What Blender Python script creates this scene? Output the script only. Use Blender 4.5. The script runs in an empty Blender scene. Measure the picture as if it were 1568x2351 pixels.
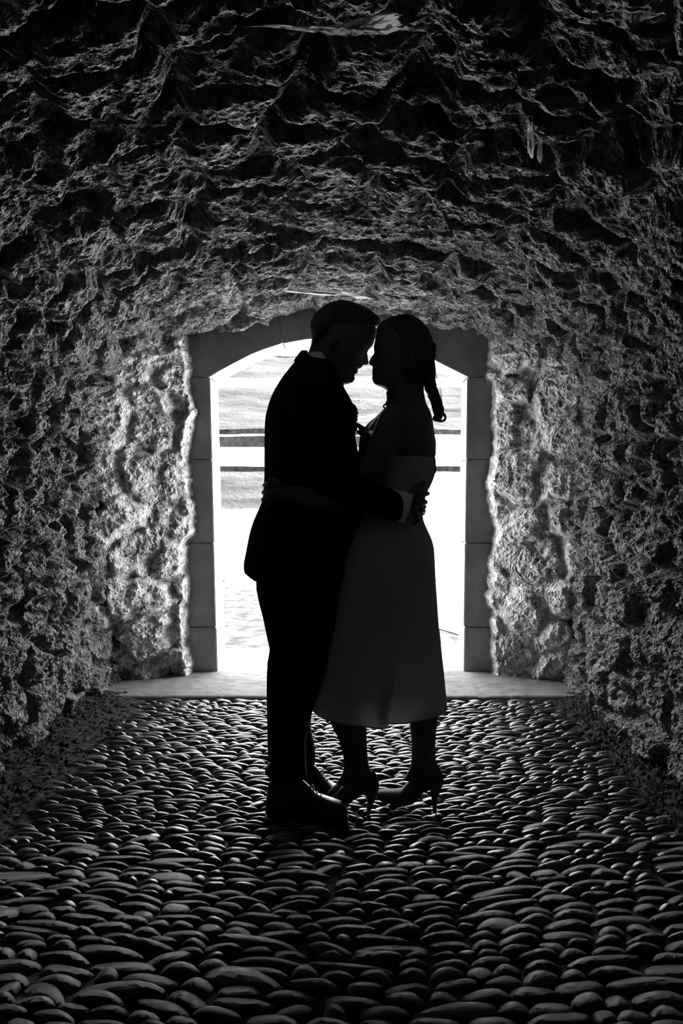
import bpy, math, random
import numpy as np
from mathutils import Vector

# ---------------------------------------------------------------- camera, sky, sun, exposure
F = 1900.0            # focal length in pixels of the 1568x2351 frame
VX, VY = 822.0, 1150.0
EYE = 1.07
sc = bpy.context.scene
cam_d = bpy.data.cameras.new('camera'); cam = bpy.data.objects.new('camera', cam_d)
sc.collection.objects.link(cam); sc.camera = cam
cam.location = (0, 0, EYE); cam.rotation_euler = (math.pi/2, 0, 0)
cam_d.sensor_fit = 'VERTICAL'; cam_d.sensor_height = 36.0
cam_d.lens = 36.0*F/2351.0
cam_d.shift_x = (784.0-VX)/2351.0
cam_d.shift_y = (VY-1175.5)/2351.0
cam_d.clip_start = 0.05; cam_d.clip_end = 500

SKY = 10.0
world = bpy.data.worlds.new('overcast_sky'); sc.world = world; world.use_nodes = True
wn = world.node_tree.nodes; wl = world.node_tree.links
bg = wn['Background']; bg.inputs[0].default_value = (1, 1, 1, 1); bg.inputs[1].default_value = SKY
sun_d = bpy.data.lights.new('sun', 'SUN'); sun_d.energy = 74.0; sun_d.angle = math.radians(3)
sun = bpy.data.objects.new('sun', sun_d); sc.collection.objects.link(sun)
sun.rotation_euler = Vector((0.62, 0.10, 0.80)).to_track_quat('Z', 'Y').to_euler()
sc.view_settings.view_transform = 'Standard'; sc.view_settings.look = 'None'
sc.view_settings.gamma = 1.0; sc.view_settings.use_curve_mapping = False
sc.view_settings.exposure = 0.6

C = sc.collection
rng = np.random.RandomState(7)
random.seed(11)

def X(px, Y): return (px-VX)*Y/F
def Z(py, Y): return EYE-(py-VY)*Y/F
def P(px, py, Y): return np.array([X(px, Y), Y, Z(py, Y)])

# ---------------------------------------------------------------- materials (monochrome place)
def mat(name, v, rough=0.9, noise=None, bump=None, spec=0.3, trans=0.0, ridged=False):
    m = bpy.data.materials.new(name); m.use_nodes = True
    n = m.node_tree.nodes; l = m.node_tree.links
    b = n['Principled BSDF']
    b.inputs['Base Color'].default_value = (v, v, v, 1)
    b.inputs['Roughness'].default_value = rough
    b.inputs['Specular IOR Level'].default_value = spec
    tc = n.new('ShaderNodeTexCoord')
    if noise:
        sc_, lo, hi = noise[:3]
        t = n.new('ShaderNodeTexNoise'); t.inputs['Scale'].default_value = sc_; t.inputs['Detail'].default_value = 6
        t.inputs['Roughness'].default_value = 0.65
        mp = n.new('ShaderNodeMapping'); mp.inputs['Scale'].default_value = noise[3] if len(noise) > 3 else (1, 1, 1)
        l.new(tc.outputs['Object'], mp.inputs[0]); l.new(mp.outputs[0], t.inputs['Vector'])
        r = n.new('ShaderNodeMapRange'); r.inputs[1].default_value = 0.32; r.inputs[2].default_value = 0.68
        r.inputs[3].default_value = lo; r.inputs[4].default_value = hi
        l.new(t.outputs['Fac'], r.inputs[0]); l.new(r.outputs[0], b.inputs['Base Color'])
    if bump:
        prev = None
        for (s, d) in bump:
            t = n.new('ShaderNodeTexNoise'); t.inputs['Scale'].default_value = s; t.inputs['Detail'].default_value = 5
            t.inputs['Roughness'].default_value = 0.7
            if ridged:
                t.noise_type = 'RIDGED_MULTIFRACTAL'; t.inputs['Detail'].default_value = 7; t.normalize = True
                t.inputs['Distortion'].default_value = .35
            l.new(tc.outputs['Object'], t.inputs['Vector'])
            k = n.new('ShaderNodeBump'); k.inputs['Distance'].default_value = d; k.inputs['Strength'].default_value = 1
            l.new(t.outputs['Fac'], k.inputs['Height'])
            if prev: l.new(prev.outputs[0], k.inputs['Normal'])
            prev = k
        l.new(prev.outputs[0], b.inputs['Normal'])
    if trans:
        tr = n.new('ShaderNodeBsdfTranslucent'); tr.inputs[0].default_value = (v, v, v, 1)
        mx = n.new('ShaderNodeMixShader'); mx.inputs[0].default_value = trans
        l.new(b.outputs[0], mx.inputs[1]); l.new(tr.outputs[0], mx.inputs[2])
        l.new(mx.outputs[0], n['Material Output'].inputs[0])
    return m

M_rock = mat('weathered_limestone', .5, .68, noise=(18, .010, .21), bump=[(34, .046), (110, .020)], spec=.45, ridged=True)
M_rock_b = mat('door_lit_limestone', .6, .8, noise=(24, .12, .85), bump=[(44, .022), (130, .009)], spec=.2, ridged=True)  # same limestone, colour lightened to stand for daylight beside the door
M_cut = mat('dressed_stone', .5, .9, noise=(6, .24, .38), bump=[(90, .004), (300, .0015)], spec=.2)
M_slab = mat('threshold_stone', .2, .8, noise=(7, .10, .19), bump=[(60, .003), (260, .0015)], spec=.25)
M_peb = [mat('pebble_dark', .10, .24, noise=(25, .003, .014), bump=[(60, .0018), (260, .0008)], spec=.9),
         mat('pebble_grey', .07, .24, noise=(22, .005, .024), bump=[(50, .002), (240, .0009)], spec=1.0),
         mat('pebble_pale', .16, .28, noise=(35, .015, .15), bump=[(60, .003), (200, .0014)], spec=.9)]
M_dirt = mat('packed_earth', .03, .9, noise=(40, .01, .06), bump=[(90, .01), (300, .004)], spec=.2)
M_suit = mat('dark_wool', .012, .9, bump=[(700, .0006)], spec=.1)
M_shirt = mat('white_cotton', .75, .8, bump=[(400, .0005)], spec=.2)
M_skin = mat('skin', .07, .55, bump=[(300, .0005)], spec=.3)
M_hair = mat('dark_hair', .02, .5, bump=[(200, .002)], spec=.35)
M_dress = mat('pale_lace', .5, .85, noise=(160, .36, .52), bump=[(160, .001)], spec=.15, trans=.22)
M_leather = mat('black_leather', .02, .35, bump=[(260, .0006)], spec=.5)
M_suede = mat('pump_suede', .06, .7, bump=[(400, .0005)], spec=.25)
M_leaf = mat('leaf', .05, .6, noise=(60, .03, .08))
M_web = mat('cobweb_silk', .8, .9, noise=(60, .5, .9), trans=.85)
M_grass0 = mat('dry_grass', .2, .95, noise=(9, .03, .22, (1, 1, 3)), bump=[(20, .05)], spec=.05)
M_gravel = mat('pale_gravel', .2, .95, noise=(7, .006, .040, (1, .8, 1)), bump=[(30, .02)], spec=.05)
M_pale = mat('pale_bounce_earth', .45, .95, noise=(1.2, .32, .55, (.4, 1, 1)), spec=.05)  # lighter than the path material, to bounce more light onto the vault
M_road = mat('pale_path', .5, .95, noise=(1.2, .10, .3, (.4, 1, 1)), spec=.05)
M_scrub = mat('hillside_scrub', .1, .95, noise=(1.3, .007, .032, (.35, 1.8, 1)), bump=[(6, .1)], spec=.05)
M_wallst = mat('dark_shaded_rubble', .05, .95, noise=(8, .002, .012), spec=.05)  # dark stone; on the ledge wall the darkness is painted shade

# ---------------------------------------------------------------- mesh helpers
def mesh(name, V, Fq, m, parent=None, smooth=True, tris=None):
    V = np.asarray(V, dtype=np.float32).reshape(-1, 3)
    me = bpy.data.meshes.new(name)
    Fq = np.asarray(Fq, dtype=np.int32).reshape(-1, 4) if len(Fq) else np.zeros((0, 4), np.int32)
    T = np.asarray(tris, dtype=np.int32).reshape(-1, 3) if tris is not None and len(tris) else np.zeros((0, 3), np.int32)
    me.vertices.add(len(V)); me.vertices.foreach_set('co', V.ravel())
    idx = np.concatenate([Fq.ravel(), T.ravel()])
    me.loops.add(len(idx)); me.loops.foreach_set('vertex_index', idx)
    tot = np.concatenate([np.full(len(Fq), 4), np.full(len(T), 3)]).astype(np.int32)
    st = np.concatenate([[0], np.cumsum(tot)[:-1]]).astype(np.int32)
    me.polygons.add(len(tot)); me.polygons.foreach_set('loop_start', st); me.polygons.foreach_set('loop_total', tot)
    me.polygons.foreach_set('use_smooth', np.full(len(tot), smooth))
    me.update(calc_edges=True)
    if m is not None: me.materials.append(m)
    o = bpy.data.objects.new(name, me); C.objects.link(o)
    if parent is not None: o.parent = parent
    return o

def prop(o, label=None, cat=None, group=None, kind=None):
    if label: o['label'] = label
    if cat: o['category'] = cat
    if group: o['group'] = group
    if kind: o['kind'] = kind
    return o

def empty(name, loc=(0, 0, 0), **k):
    o = bpy.data.objects.new(name, None); C.objects.link(o); o.location = loc
    o.empty_display_size = .1
    return prop(o, **k)

def keep(o, parent):          # parent without moving (parents here are only translated)
    o.parent = parent; o.matrix_parent_inverse = parent.matrix_basis.inverted()
    return o

# value noise on numpy arrays
def vnoise(x, y, seed):
    r = np.random.RandomState(seed); tab = r.rand(256, 256)
    xi = np.floor(x).astype(int); yi = np.floor(y).astype(int)
    fx = x-xi; fy = y-yi
    fx = fx*fx*fx*(fx*(fx*6-15)+10); fy = fy*fy*fy*(fy*(fy*6-15)+10)
    a = tab[xi & 255, yi & 255]; b = tab[(xi+1) & 255, yi & 255]
    c = tab[xi & 255, (yi+1) & 255]; d = tab[(xi+1) & 255, (yi+1) & 255]
    return (a*(1-fx)+b*fx)*(1-fy)+(c*(1-fx)+d*fx)*fy
def fbm(x, y, seed, oct=5, gain=.5, ridged=False):
    s = 0; amp = 1; tot = 0
    for k in range(oct):
        c, sn = math.cos(.9*k), math.sin(.9*k)
        v = vnoise((x*c-y*sn)*2**k+17.3*k, (x*sn+y*c)*2**k+5.1*k, seed+k)
        if ridged: v = 1-np.abs(2*v-1)
        s = s+amp*v; tot += amp; amp *= gain
    return s/tot
def cells(u, v, size, seed):
    """worley: returns id, F1, F2-F1 (in units of size)"""
    r = np.random.RandomState(seed); N = 64
    jx = r.rand(N, N)*.8+.1; jy = r.rand(N, N)*.8+.1
    U = u/size; W = v/size
    iu = np.floor(U).astype(int); iv = np.floor(W).astype(int)
    f1 = np.full(U.shape, 9.); f2 = np.full(U.shape, 9.); cid = np.zeros(U.shape, int)
    for a in (-1, 0, 1):
        for b in (-1, 0, 1):
            ca = iu+a; cb = iv+b
            d = np.hypot(ca+jx[ca % N, cb % N]-U, cb+jy[ca % N, cb % N]-W)
            k = (ca % N)*N+(cb % N)
            new = d < f1
            f2 = np.where(new, f1, np.minimum(f2, d)); cid = np.where(new, k, cid); f1 = np.where(new, d, f1)
    return cid, f1, f2-f1
def relief(u, v, seed, size, amp=1.0, deep=1.0):
    wu = u+.10*(fbm(u*3, v*3, seed+50, 3)-.5); wv = v+.10*(fbm(u*3+9, v*3+4, seed+60, 3)-.5)
    wu = wu+.03*(fbm(u*14, v*14, seed+70, 2)-.5); wv = wv+.03*(fbm(u*14+3, v*14, seed+74, 2)-.5)
    cid, f1, gap = cells(wu, wv, size, seed)
    r = np.random.RandomState(seed+1)
    off = r.rand(64*64); tu = r.rand(64*64)-.5; tv = r.rand(64*64)-.5
    su = np.sin(6.28*u/size); sv = np.sin(6.28*v/size)
    g = np.clip(gap/.35, 0, 1); g = g*g*(3-2*g)
    h = deep*g*(.034+.06*(off[cid]-.35))+.012*g*(tu[cid]*su+tv[cid]*sv)
    h = h+.075*(fbm(u*2.2, v*2.2, seed+5, 3)-.5)
    h = h+.040*(fbm(u*9, v*9, seed+10, 4, .55, True)-.6)
    pits = np.clip(fbm(u*8+3, v*5+7, seed+20, 3)-.54, 0, .22)
    h = h-.26*pits*(1-.3*g)
    h = h+.030*(fbm(u*24+3*g, v*24, seed+30, 4, .62, True)-.6)
    return cid, gap, h*amp

def grid_faces(ni, nj):
    i, j = np.meshgrid(np.arange(ni-1), np.arange(nj-1), indexing='ij')
    a = i*nj+j
    return np.stack([a, a+nj, a+nj+1, a+1], -1).reshape(-1, 4)

def split_surface(V, FQ, fcell, fjoint, m_stone, m_joint, parent_name, kind_label, stone_name='stone', most=300):
    """joint faces -> structure object; each cell of faces -> one stone child (largest ones), rest stays stuff"""
    def sub(sel, name, m):
        f = FQ[sel]; u, inv = np.unique(f, return_inverse=True)
        return mesh(name, V[u], inv.reshape(-1, 4), m)
    base = sub(np.where(fjoint)[0], parent_name, m_joint)
    prop(base, kind='structure', label=kind_label)
    idx = np.where(~fjoint)[0]; order = idx[np.argsort(fcell[idx], kind='stable')]
    ids, start, cnt = np.unique(fcell[order], return_index=True, return_counts=True)
    big = [k for k in np.argsort(-cnt) if cnt[k] > 40][:most]
    bigset = set(int(b) for b in big)
    rest = [order[start[k]:start[k]+cnt[k]] for k in range(len(ids)) if k not in bigset]
    for k in big:
        o = sub(order[start[k]:start[k]+cnt[k]], stone_name, m_stone); o.parent = base
    if rest:
        r = sub(np.concatenate(rest), 'small_rubble', m_stone); r.parent = base; r['kind'] = 'stuff'
    return base

# ---------------------------------------------------------------- tunnel shell
BACK = 5.12
XC, HA = -0.10, 1.33
SUB = 1.5
def profile(t, Y):
    """t in 0..1 : left floor -> crown -> right floor.  returns x,z"""
    k = np.clip((BACK-Y)/3.3, 0, 1.3)
    zs = EYE+.70-.42*k; b = .475+.47*k
    z0 = -.06
    n = 2.0
    xl = np.where(t < .3, XC-HA, 0.); x = xl; zz = z0+(zs-z0)*t/.3
    th = math.pi*(1-(t-.3)/.4)
    arcx = XC+HA*np.sign(np.cos(th))*np.abs(np.cos(th))**(2/n); arcz = zs+b*np.abs(np.sin(th))**(2/n)
    rz = z0+(zs-z0)*(1-t)/.3
    x = np.where(t < .3, XC-HA, np.where(t > .7, XC+HA, arcx))
    z = np.where(t < .3, zz, np.where(t > .7, rz, arcz))
    x = x + np.where(x < XC, -.02, .0)*np.clip((2.0-z)/2, 0, 1)
    return x, z

def tunnel():
    NI, NJ = 960, 560
    # uneven spacing along Y: a little finer near the door
    t = np.linspace(0, 1, NI); Yv = 1.35+(BACK+.06-1.35)*np.linspace(0, 1, NJ)**.92
    T, YY = np.meshgrid(t, Yv, indexing='ij')
    x, z = profile(T, YY)
    e = 1e-3
    x1, z1 = profile(np.clip(T+e, 0, 1), YY); x0, z0 = profile(np.clip(T-e, 0, 1), YY)
    tx, tz = x1-x0, z1-z0; L = np.hypot(tx, tz)+1e-9
    nx, nz = tz/L, -tx/L                      # inward normal
    s = T*7.3
    cid, gap, h = relief(s, YY, 3, .235)
    # calmer relief low on the vault against the frame
    fade = np.clip((BACK+.02-YY)/.12, .35, 1)
    h = h*fade
    V = np.stack([x+nx*h, YY, z+nz*h], -1).reshape(-1, 3)
    FQ = grid_faces(NI, NJ)
    c = cid.reshape(-1)[FQ[:, 0]]; g = gap.reshape(-1)[FQ[:, 0]]
    tt = T.reshape(-1)[FQ[:, 0]]
    joint = g < .07
    for nm, lab, sel in (('wall_left', 'rough limestone rubble wall on the left of the tunnel', tt < .3),
                         ('ceiling', 'low rugged stone barrel vault of the tunnel', (tt >= .3) & (tt <= .7)),
                         ('wall_right', 'rough limestone rubble wall on the right of the tunnel', tt > .7)):
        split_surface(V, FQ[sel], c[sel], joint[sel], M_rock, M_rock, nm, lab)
    # the rest of the tunnel behind the viewer, closed at its far end
    t = np.linspace(0, 1, 60); Yv = np.array([-7, -5, -3, -1, 0, 1.0, 1.36])
    T, YY = np.meshgrid(t, Yv, indexing='ij'); x, z = profile(T, np.full_like(YY, 1.35))
    V = np.stack([x, YY, z], -1).reshape(-1, 3)
    o = mesh('ceiling_far', V, grid_faces(60, 7), M_rock); o.name = 'trim_1'
    prop(o, kind='structure', label='unlit stretch of the tunnel behind the viewer')
    nb = 60; V = np.array([[V[i*7][0], -7, V[i*7][2]] for i in range(nb)]+[[XC, -7, .5]])
    o = mesh('wall_behind', V, [], M_rock, tris=[[i, (i+1) % nb, nb] for i in range(nb)]); prop(o, kind='structure', label='far end wall of the tunnel')
tunnel()

# splayed rubble on both sides of the door frame
FRAME = dict(lt=-1.095, lb=-1.055, rt=.838, rb=.85)
def back_wall():
    NI, NJ = 430, 640
    for side in (-1, 1):
        if side < 0: xs = np.linspace(-1.62, -.98, NI//2)
        else: xs = np.linspace(.76, 1.42, NI//2)
        zs = np.linspace(-.05, 2.35, NJ)
        XX, ZZ = np.meshgrid(xs, zs, indexing='ij')
        if side < 0: d = (-1.05-(ZZ*-.0)-XX)
        else: d = (XX-.835)
        d = np.clip(d+.0, -.1, 1)
        splay = .08+np.clip(d, 0, 1)*(.25+.75*np.clip((ZZ-.02)/.45, 0, 1))
        cid, gap, h = relief(XX*1.0+side*5+10, ZZ+3, 21 if side < 0 else 33, .24, .95)
        h = h+.02
        edge = np.clip((d+.035+.11*(fbm(XX*4+side, ZZ*4.3, 77, 4)-.5)+.03*(fbm(XX*24, ZZ*24, 79, 3)-.5))/.045, 0, 1)   # drop behind the frame at its ragged edge
        yy = BACK-(splay+h)*edge+.09*(1-edge)
        V = np.stack([XX+side*(-1)*.01, yy, ZZ], -1).reshape(-1, 3)
        FQ = grid_faces(NI//2, NJ)
        if side > 0: pass
        c = cid.reshape(-1)[FQ[:, 0]]; g = gap.reshape(-1)[FQ[:, 0]]
        ef = edge.reshape(-1)[FQ[:, 0]]
        joint = (g < .07) | (ef < .3)
        split_surface(V, FQ, c, joint, M_rock_b, M_rock_b, 'wall_back', 'pitted limestone rubble, painted lighter as door-lit, to the %s of the door frame' % ('left' if side < 0 else 'right'))
back_wall()

# ---------------------------------------------------------------- door frame of dressed blocks
def prism(name, poly, y0, y1, parent, m=None, bev=.006, rough=.0015):
    """extruded polygon (x,z) list, subdivided faces not needed: bevel gives worn edges"""
    import bmesh
    bm = bmesh.new()
    vs = [bm.verts.new((p[0], y0, p[1])) for p in poly]
    f = bm.faces.new(vs)
    r = bmesh.ops.extrude_face_region(bm, geom=[f])
    bmesh.ops.translate(bm, vec=(0, y1-y0, 0), verts=[g for g in r['geom'] if isinstance(g, bmesh.types.BMVert)])
    bmesh.ops.recalc_face_normals(bm, faces=bm.faces)
    bmesh.ops.bevel(bm, geom=list(bm.edges), offset=bev, segments=2, affect='EDGES', clamp_overlap=True)
    me = bpy.data.meshes.new(name); bm.to_mesh(me); bm.free()
    me.materials.append(m or M_cut)
    o = bpy.data.objects.new(name, me); C.objects.link(o)
    if parent: o.parent = parent
    return o
door = empty('door_1', (0, 0, 0), kind='structure', label='arched doorway of dressed stone blocks open to daylight')
def fx(px): return X(px, BACK)
def fz(py): return Z(py, BACK)
Lo = lambda py: 398+14*(py-780)/767     # hidden outer edge runs behind the rubble
Li = lambda py: 482+17*(py-865)/682
Ro = lambda py: 1150
Ri = lambda py: 1073-9*(py-865)/682
ys = [866, 1055, 1247, 1440, 1552]
g = .7
for a, b in zip(ys[:-1], ys[1:]):
    j = random.uniform(-1.0, 1.0)
    prism('jamb_stone', [(fx(Lo(a)), fz(a+g)), (fx(Li(a)+j), fz(a+g)), (fx(Li(b)+j), fz(b-g)), (fx(Lo(b)), fz(b-g))], BACK+random.uniform(-.004, .004), BACK+.30, door, bev=.005)
    prism('jamb_stone', [(fx(Ri(a)+j), fz(a+g)), (fx(Ro(a)), fz(a+g)), (fx(Ro(b)), fz(b-g)), (fx(Ri(b)+j), fz(b-g))], BACK+random.uniform(-.004, .004), BACK+.30, door, bev=.005)
intr = [(482, 865), (501, 853), (540, 832), (575, 814), (602, 803), (648, 788), (700, 779), (750, 774), (790, 772), (840, 774), (890, 782), (930, 795), (975, 815), (1020, 838), (1050, 853), (1074, 865)]
def arch_piece(i0, i1, top, g0=0, g1=0):
    pts = [(fx(p[0]), fz(p[1])) for p in intr[i0:i1+1]]
    pts += [(fx(a), fz(b)) for a, b in top]
    prism('arch_stone', pts, BACK+random.uniform(-.003, .003), BACK+.30, door, bev=.003)
arch_piece(0, 5, [(633, 690), (520, 690), (440, 715), (398, 770), (396, 862)])
pts = intr[5:12]; pts = [(pts[0][0]+3, pts[0][1])]+pts[1:]
prism('arch_stone', [(fx(a), fz(b)) for a, b in pts+[(948, 690), (790, 680), (637, 690)]], BACK, BACK+.30, door, bev=.003)
pts = intr[11:]; pts = [(pts[0][0]+3, pts[0][1]+1)]+pts[1:]
prism('arch_stone', [(fx(a), fz(b)) for a, b in pts+[(1150, 862), (1150, 770), (1100, 710), (1040, 690), (951, 690)]], BACK, BACK+.30, door, bev=.003)

# threshold slab, worn
def slab():
    NI, NJ = 200, 60
    xs = np.linspace(-1.50, 1.32, NI); ysl = np.linspace(0, 1, NJ)
    XX, S = np.meshgrid(xs, ysl, indexing='ij')
    YY = 4.46+S*(BACK+.02-4.46)
    prof = np.clip(S/.03, 0, 1)**.5
    ZZ = -.02+.035*prof+.006*(fbm(XX*3, YY*3, 5, 3)-.5)*prof - .0035*(fbm(XX*22, YY*22, 9, 3, .6) > .63)
    YY = YY+.02*(fbm(XX*4, XX*0, 6, 3)-.5)*(1-S)
    o = mesh('threshold_slab', np.stack([XX, YY, ZZ], -1), grid_faces(NI, NJ), M_slab, door)
slab()

# unseen outer face of the building, added to block light leaking round the frame
prism('wall_outer', [(fx(300), -.3), (fx(396), -.3), (fx(394), fz(770)), (fx(440), fz(712)), (fx(520), fz(688)), (fx(790), fz(678)), (fx(1040), fz(688)), (fx(1148), fz(770)), (fx(1148), -.3), (3.5, -.3), (3.5, 4.2), (-3.5, 4.2), (-3.5, -.3)], BACK+.10, BACK+.29, None, m=M_cut, bev=.004)
prop(bpy.data.objects['wall_outer'], kind='structure', label='unseen outer face of the stone building, added to block light leaks around the doorway')

# ---------------------------------------------------------------- floor
def floor():
    NI, NJ = 330, 330
    xs = np.linspace(-1.62, 1.42, NI); yv = np.linspace(1.3, 4.56, NJ)
    XX, YY = np.meshgrid(xs, yv, indexing='ij')
    side = np.clip(-(XX+1.08), 0, 1)*.14+np.clip(XX-.98, 0, 1)*.16
    H = -.016+side+.012*(fbm(XX*5, YY*5, 81, 4)-.5)+.008*(fbm(XX*40, YY*40, 85, 3, .6)-.5)*(1+3*(side > 0))
    V = np.stack([XX, YY, H], -1)
    o = mesh('floor', V, grid_faces(NI, NJ), M_dirt); prop(o, kind='structure', label='tunnel floor of dark earth set with pebbles')
    o2 = mesh('floor_bed', [[-1.7, -7, -.02], [1.5, -7, -.02], [1.5, 1.32, -.02], [-1.7, 1.32, -.02]], [[0, 1, 2, 3]], M_dirt, o)
    o2.name = 'earth_bed'
    return o
FL = floor()

def pebble_mesh(k, nu=18, nv=7):
    r = np.random.RandomState(100+k)
    p = r.uniform(1.8, 2.6); asym = r.uniform(-.25, .25)
    ph = np.linspace(0, 2*math.pi, nu, endpoint=False); el = np.linspace(-.45, math.pi/2, nv)
    V = []
    for e in el[:-1]:
        for a in ph:
            c, s = math.cos(a), math.sin(a)
            x = np.sign(c)*abs(c)**(2/p)*math.cos(e); y = np.sign(s)*abs(s)**(2/p)*math.cos(e)
            z = math.sin(e)
            z = np.sign(z)*abs(z)**.9
            y *= (1+asym*x)
            y += .25*r.uniform(.4, 1)*(x*x-.4)*(1 if k % 2 else -1)*.5
            z *= 1+.12*math.sin(3*x+k)-.12*x*x
            V.append((x, y, z))
    V.append((0, 0, 1.0+.12*math.sin(k)))
    V = np.array(V); V[:-1] += r.uniform(-.018, .018, (len(V)-1, 3))
    Q = [[i*nu+j, i*nu+(j+1) % nu, (i+1)*nu+(j+1) % nu, (i+1)*nu+j] for i in range(nv-2) for j in range(nu)]
    T = [[(nv-2)*nu+j, (nv-2)*nu+(j+1) % nu, (nv-1)*nu] for j in range(nu)]
    return V, Q, T
NV = 14
PM = [pebble_mesh(k) for k in range(NV)]
def pebbles():
    L = []; y = 1.50; row = 0
    r = np.random.RandomState(42)
    while y < 4.47:
        th = r.uniform(.026, .038)*(1+.38*np.clip((2.7-y)/.9, 0, 1))
        x = -1.30+r.uniform(-.1, 0)
        while x < 1.20:
            big = r.rand()
            ln = r.uniform(.055, .125) if big > .10 else r.uniform(.13, .20)
            if big > .88: ln = r.uniform(.035, .06)
            ln *= 1+.22*np.clip((2.6-y)/.9, 0, 1)
            cx = x+ln/2
            wav = .055*math.sin(1.9*cx+2.2*y)+.03*math.sin(4.3*cx-1.3*y+1)
            wav *= np.clip((3.3-y)/1.0, .15, 1)
            slope = .0
            e = .02
            w2 = (.055*math.sin(1.9*(cx+e)+2.2*y)+.03*math.sin(4.3*(cx+e)-1.3*y+1))*np.clip((3.3-y)/1.0, .15, 1)
            ang = math.atan2(w2-wav, e)+r.normal(0, .12)
            yy = y+wav+r.normal(0, .004)
            edge = max(0, -(cx+1.10), cx-1.0)
            if edge > 0 and r.rand() < edge*9: x += ln; continue
            h = r.uniform(.009, .016)*(1+.3*np.clip((2.6-y)/.9, 0, 1))*(1 if ln > .06 else .8)
            sink = .007+edge*.06
            w = th*r.uniform(.43, .54)
            if r.rand() < .07: ang += r.uniform(-.7, .7); w *= 1.15
            if r.rand() < .05 and y < 3.0: w *= 1.5; h *= 1.15
            # central spine of rounder stones
            if abs(cx+.03) < .06 and r.rand() < .6 and y < 3.2: ln2 = ln*.7; w *= 1.15
            else: ln2 = ln
            L.append([cx, yy, -.009-sink*.7, ln2*.5, w, h+.004, ang, r.randint(NV), r.choice(3, p=[.4, .4, .2]), r.normal(.04, .17), r.normal(0, .16)])
            x += ln+r.uniform(-.006, .008)
        y += th+.002; row += 1
    # slightly larger in the image first
    L.sort(key=lambda q: -(q[3]*q[4])/(q[1]**3) if q[1] > 1.66 else 0)
    vis = [q for q in L if q[1] > 1.66 and abs(q[0]-X(784, q[1])) < 800*q[1]/F]
    ids = set(id(q) for q in vis[:300])
    meshes = {}
    bV, bQ, bT, bM = [[], [], []], [[], [], []], [[], [], []], 0
    for q in L:
        cx, cy, cz, a, b, h, ang, k, mi, rx, ry = q
        if id(q) in ids:
            key = (k, mi)
            if key not in meshes:
                V, Q, T = PM[k]
                o = mesh('cobblestone', V, Q, M_peb[mi], tris=T); meshes[key] = o.data
            else:
                o = bpy.data.objects.new('cobblestone', meshes[key]); C.objects.link(o)
            o.location = (cx, cy, cz); o.scale = (a, b, h); o.rotation_euler = (rx, ry*.3, ang); o.parent = FL
        else:
            V, Q, T = PM[k]; W = V*np.array([a, b, h])
            c, s = math.cos(rx), math.sin(rx)
            W = np.stack([W[:, 0], W[:, 1]*c-W[:, 2]*s, W[:, 1]*s+W[:, 2]*c], -1)
            c, s = math.cos(ang), math.sin(ang)
            W = np.stack([W[:, 0]*c-W[:, 1]*s+cx, W[:, 0]*s+W[:, 1]*c+cy, W[:, 2]+cz], -1)
            n = sum(len(v) for v in bV[mi])
            bV[mi].append(W); bQ[mi].append(np.array(Q)+n); bT[mi].append(np.array(T)+n)
    for mi in range(3):
        o = mesh('cobblestone_field', np.concatenate(bV[mi]), np.concatenate(bQ[mi]), M_peb[mi], FL, tris=np.concatenate(bT[mi])); o['kind'] = 'stuff'
    print('pebbles', len(L))
pebbles()
def gravel():
    r = np.random.RandomState(9); V = []; T = []; Q = []
    ico = np.array([[0, 0, 1], [.9, 0, .2], [-.3, .85, .2], [-.4, -.8, .25], [.3, .4, -.6], [.2, -.5, -.6], [-.8, 0, -.4]])
    tri = [[0, 1, 2], [0, 2, 3], [0, 3, 1], [1, 4, 2], [2, 6, 3], [3, 5, 1], [1, 5, 4], [2, 4, 6], [3, 6, 5], [4, 5, 6]]
    n = 0
    for i in range(9000):
        u = r.rand()
        if u < .42: x = -1.46+abs(r.normal(0, .22)); 
        elif u < .84: x = 1.24-abs(r.normal(0, .16))
        else: x = r.uniform(-1.2, 1.1)
        y = r.uniform(1.5, 4.47); sd = max(0, -(x+1.08))*.14+max(0, x-.98)*.16
        z = -.016+sd+.002 if u < .84 else -.014
        sz = r.choice([.003, .005, .008, .014], p=[.4, .35, .2, .05])*(1 if u < .84 else .6)
        a = r.uniform(0, 6.28); W = ico*r.uniform(.6, 1.3, (7, 3))*sz*np.array([1.3, 1, .8])
        c, q = math.cos(a), math.sin(a)
        V.append(np.stack([W[:, 0]*c-W[:, 1]*q+x, W[:, 0]*q+W[:, 1]*c+y, W[:, 2]+z], -1)); T.append(np.array(tri)+n); n += 7
    o = mesh('loose_gravel', np.concatenate(V), [], M_dirt, FL, smooth=False, tris=np.concatenate(T)); o['kind'] = 'stuff'
gravel()

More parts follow.
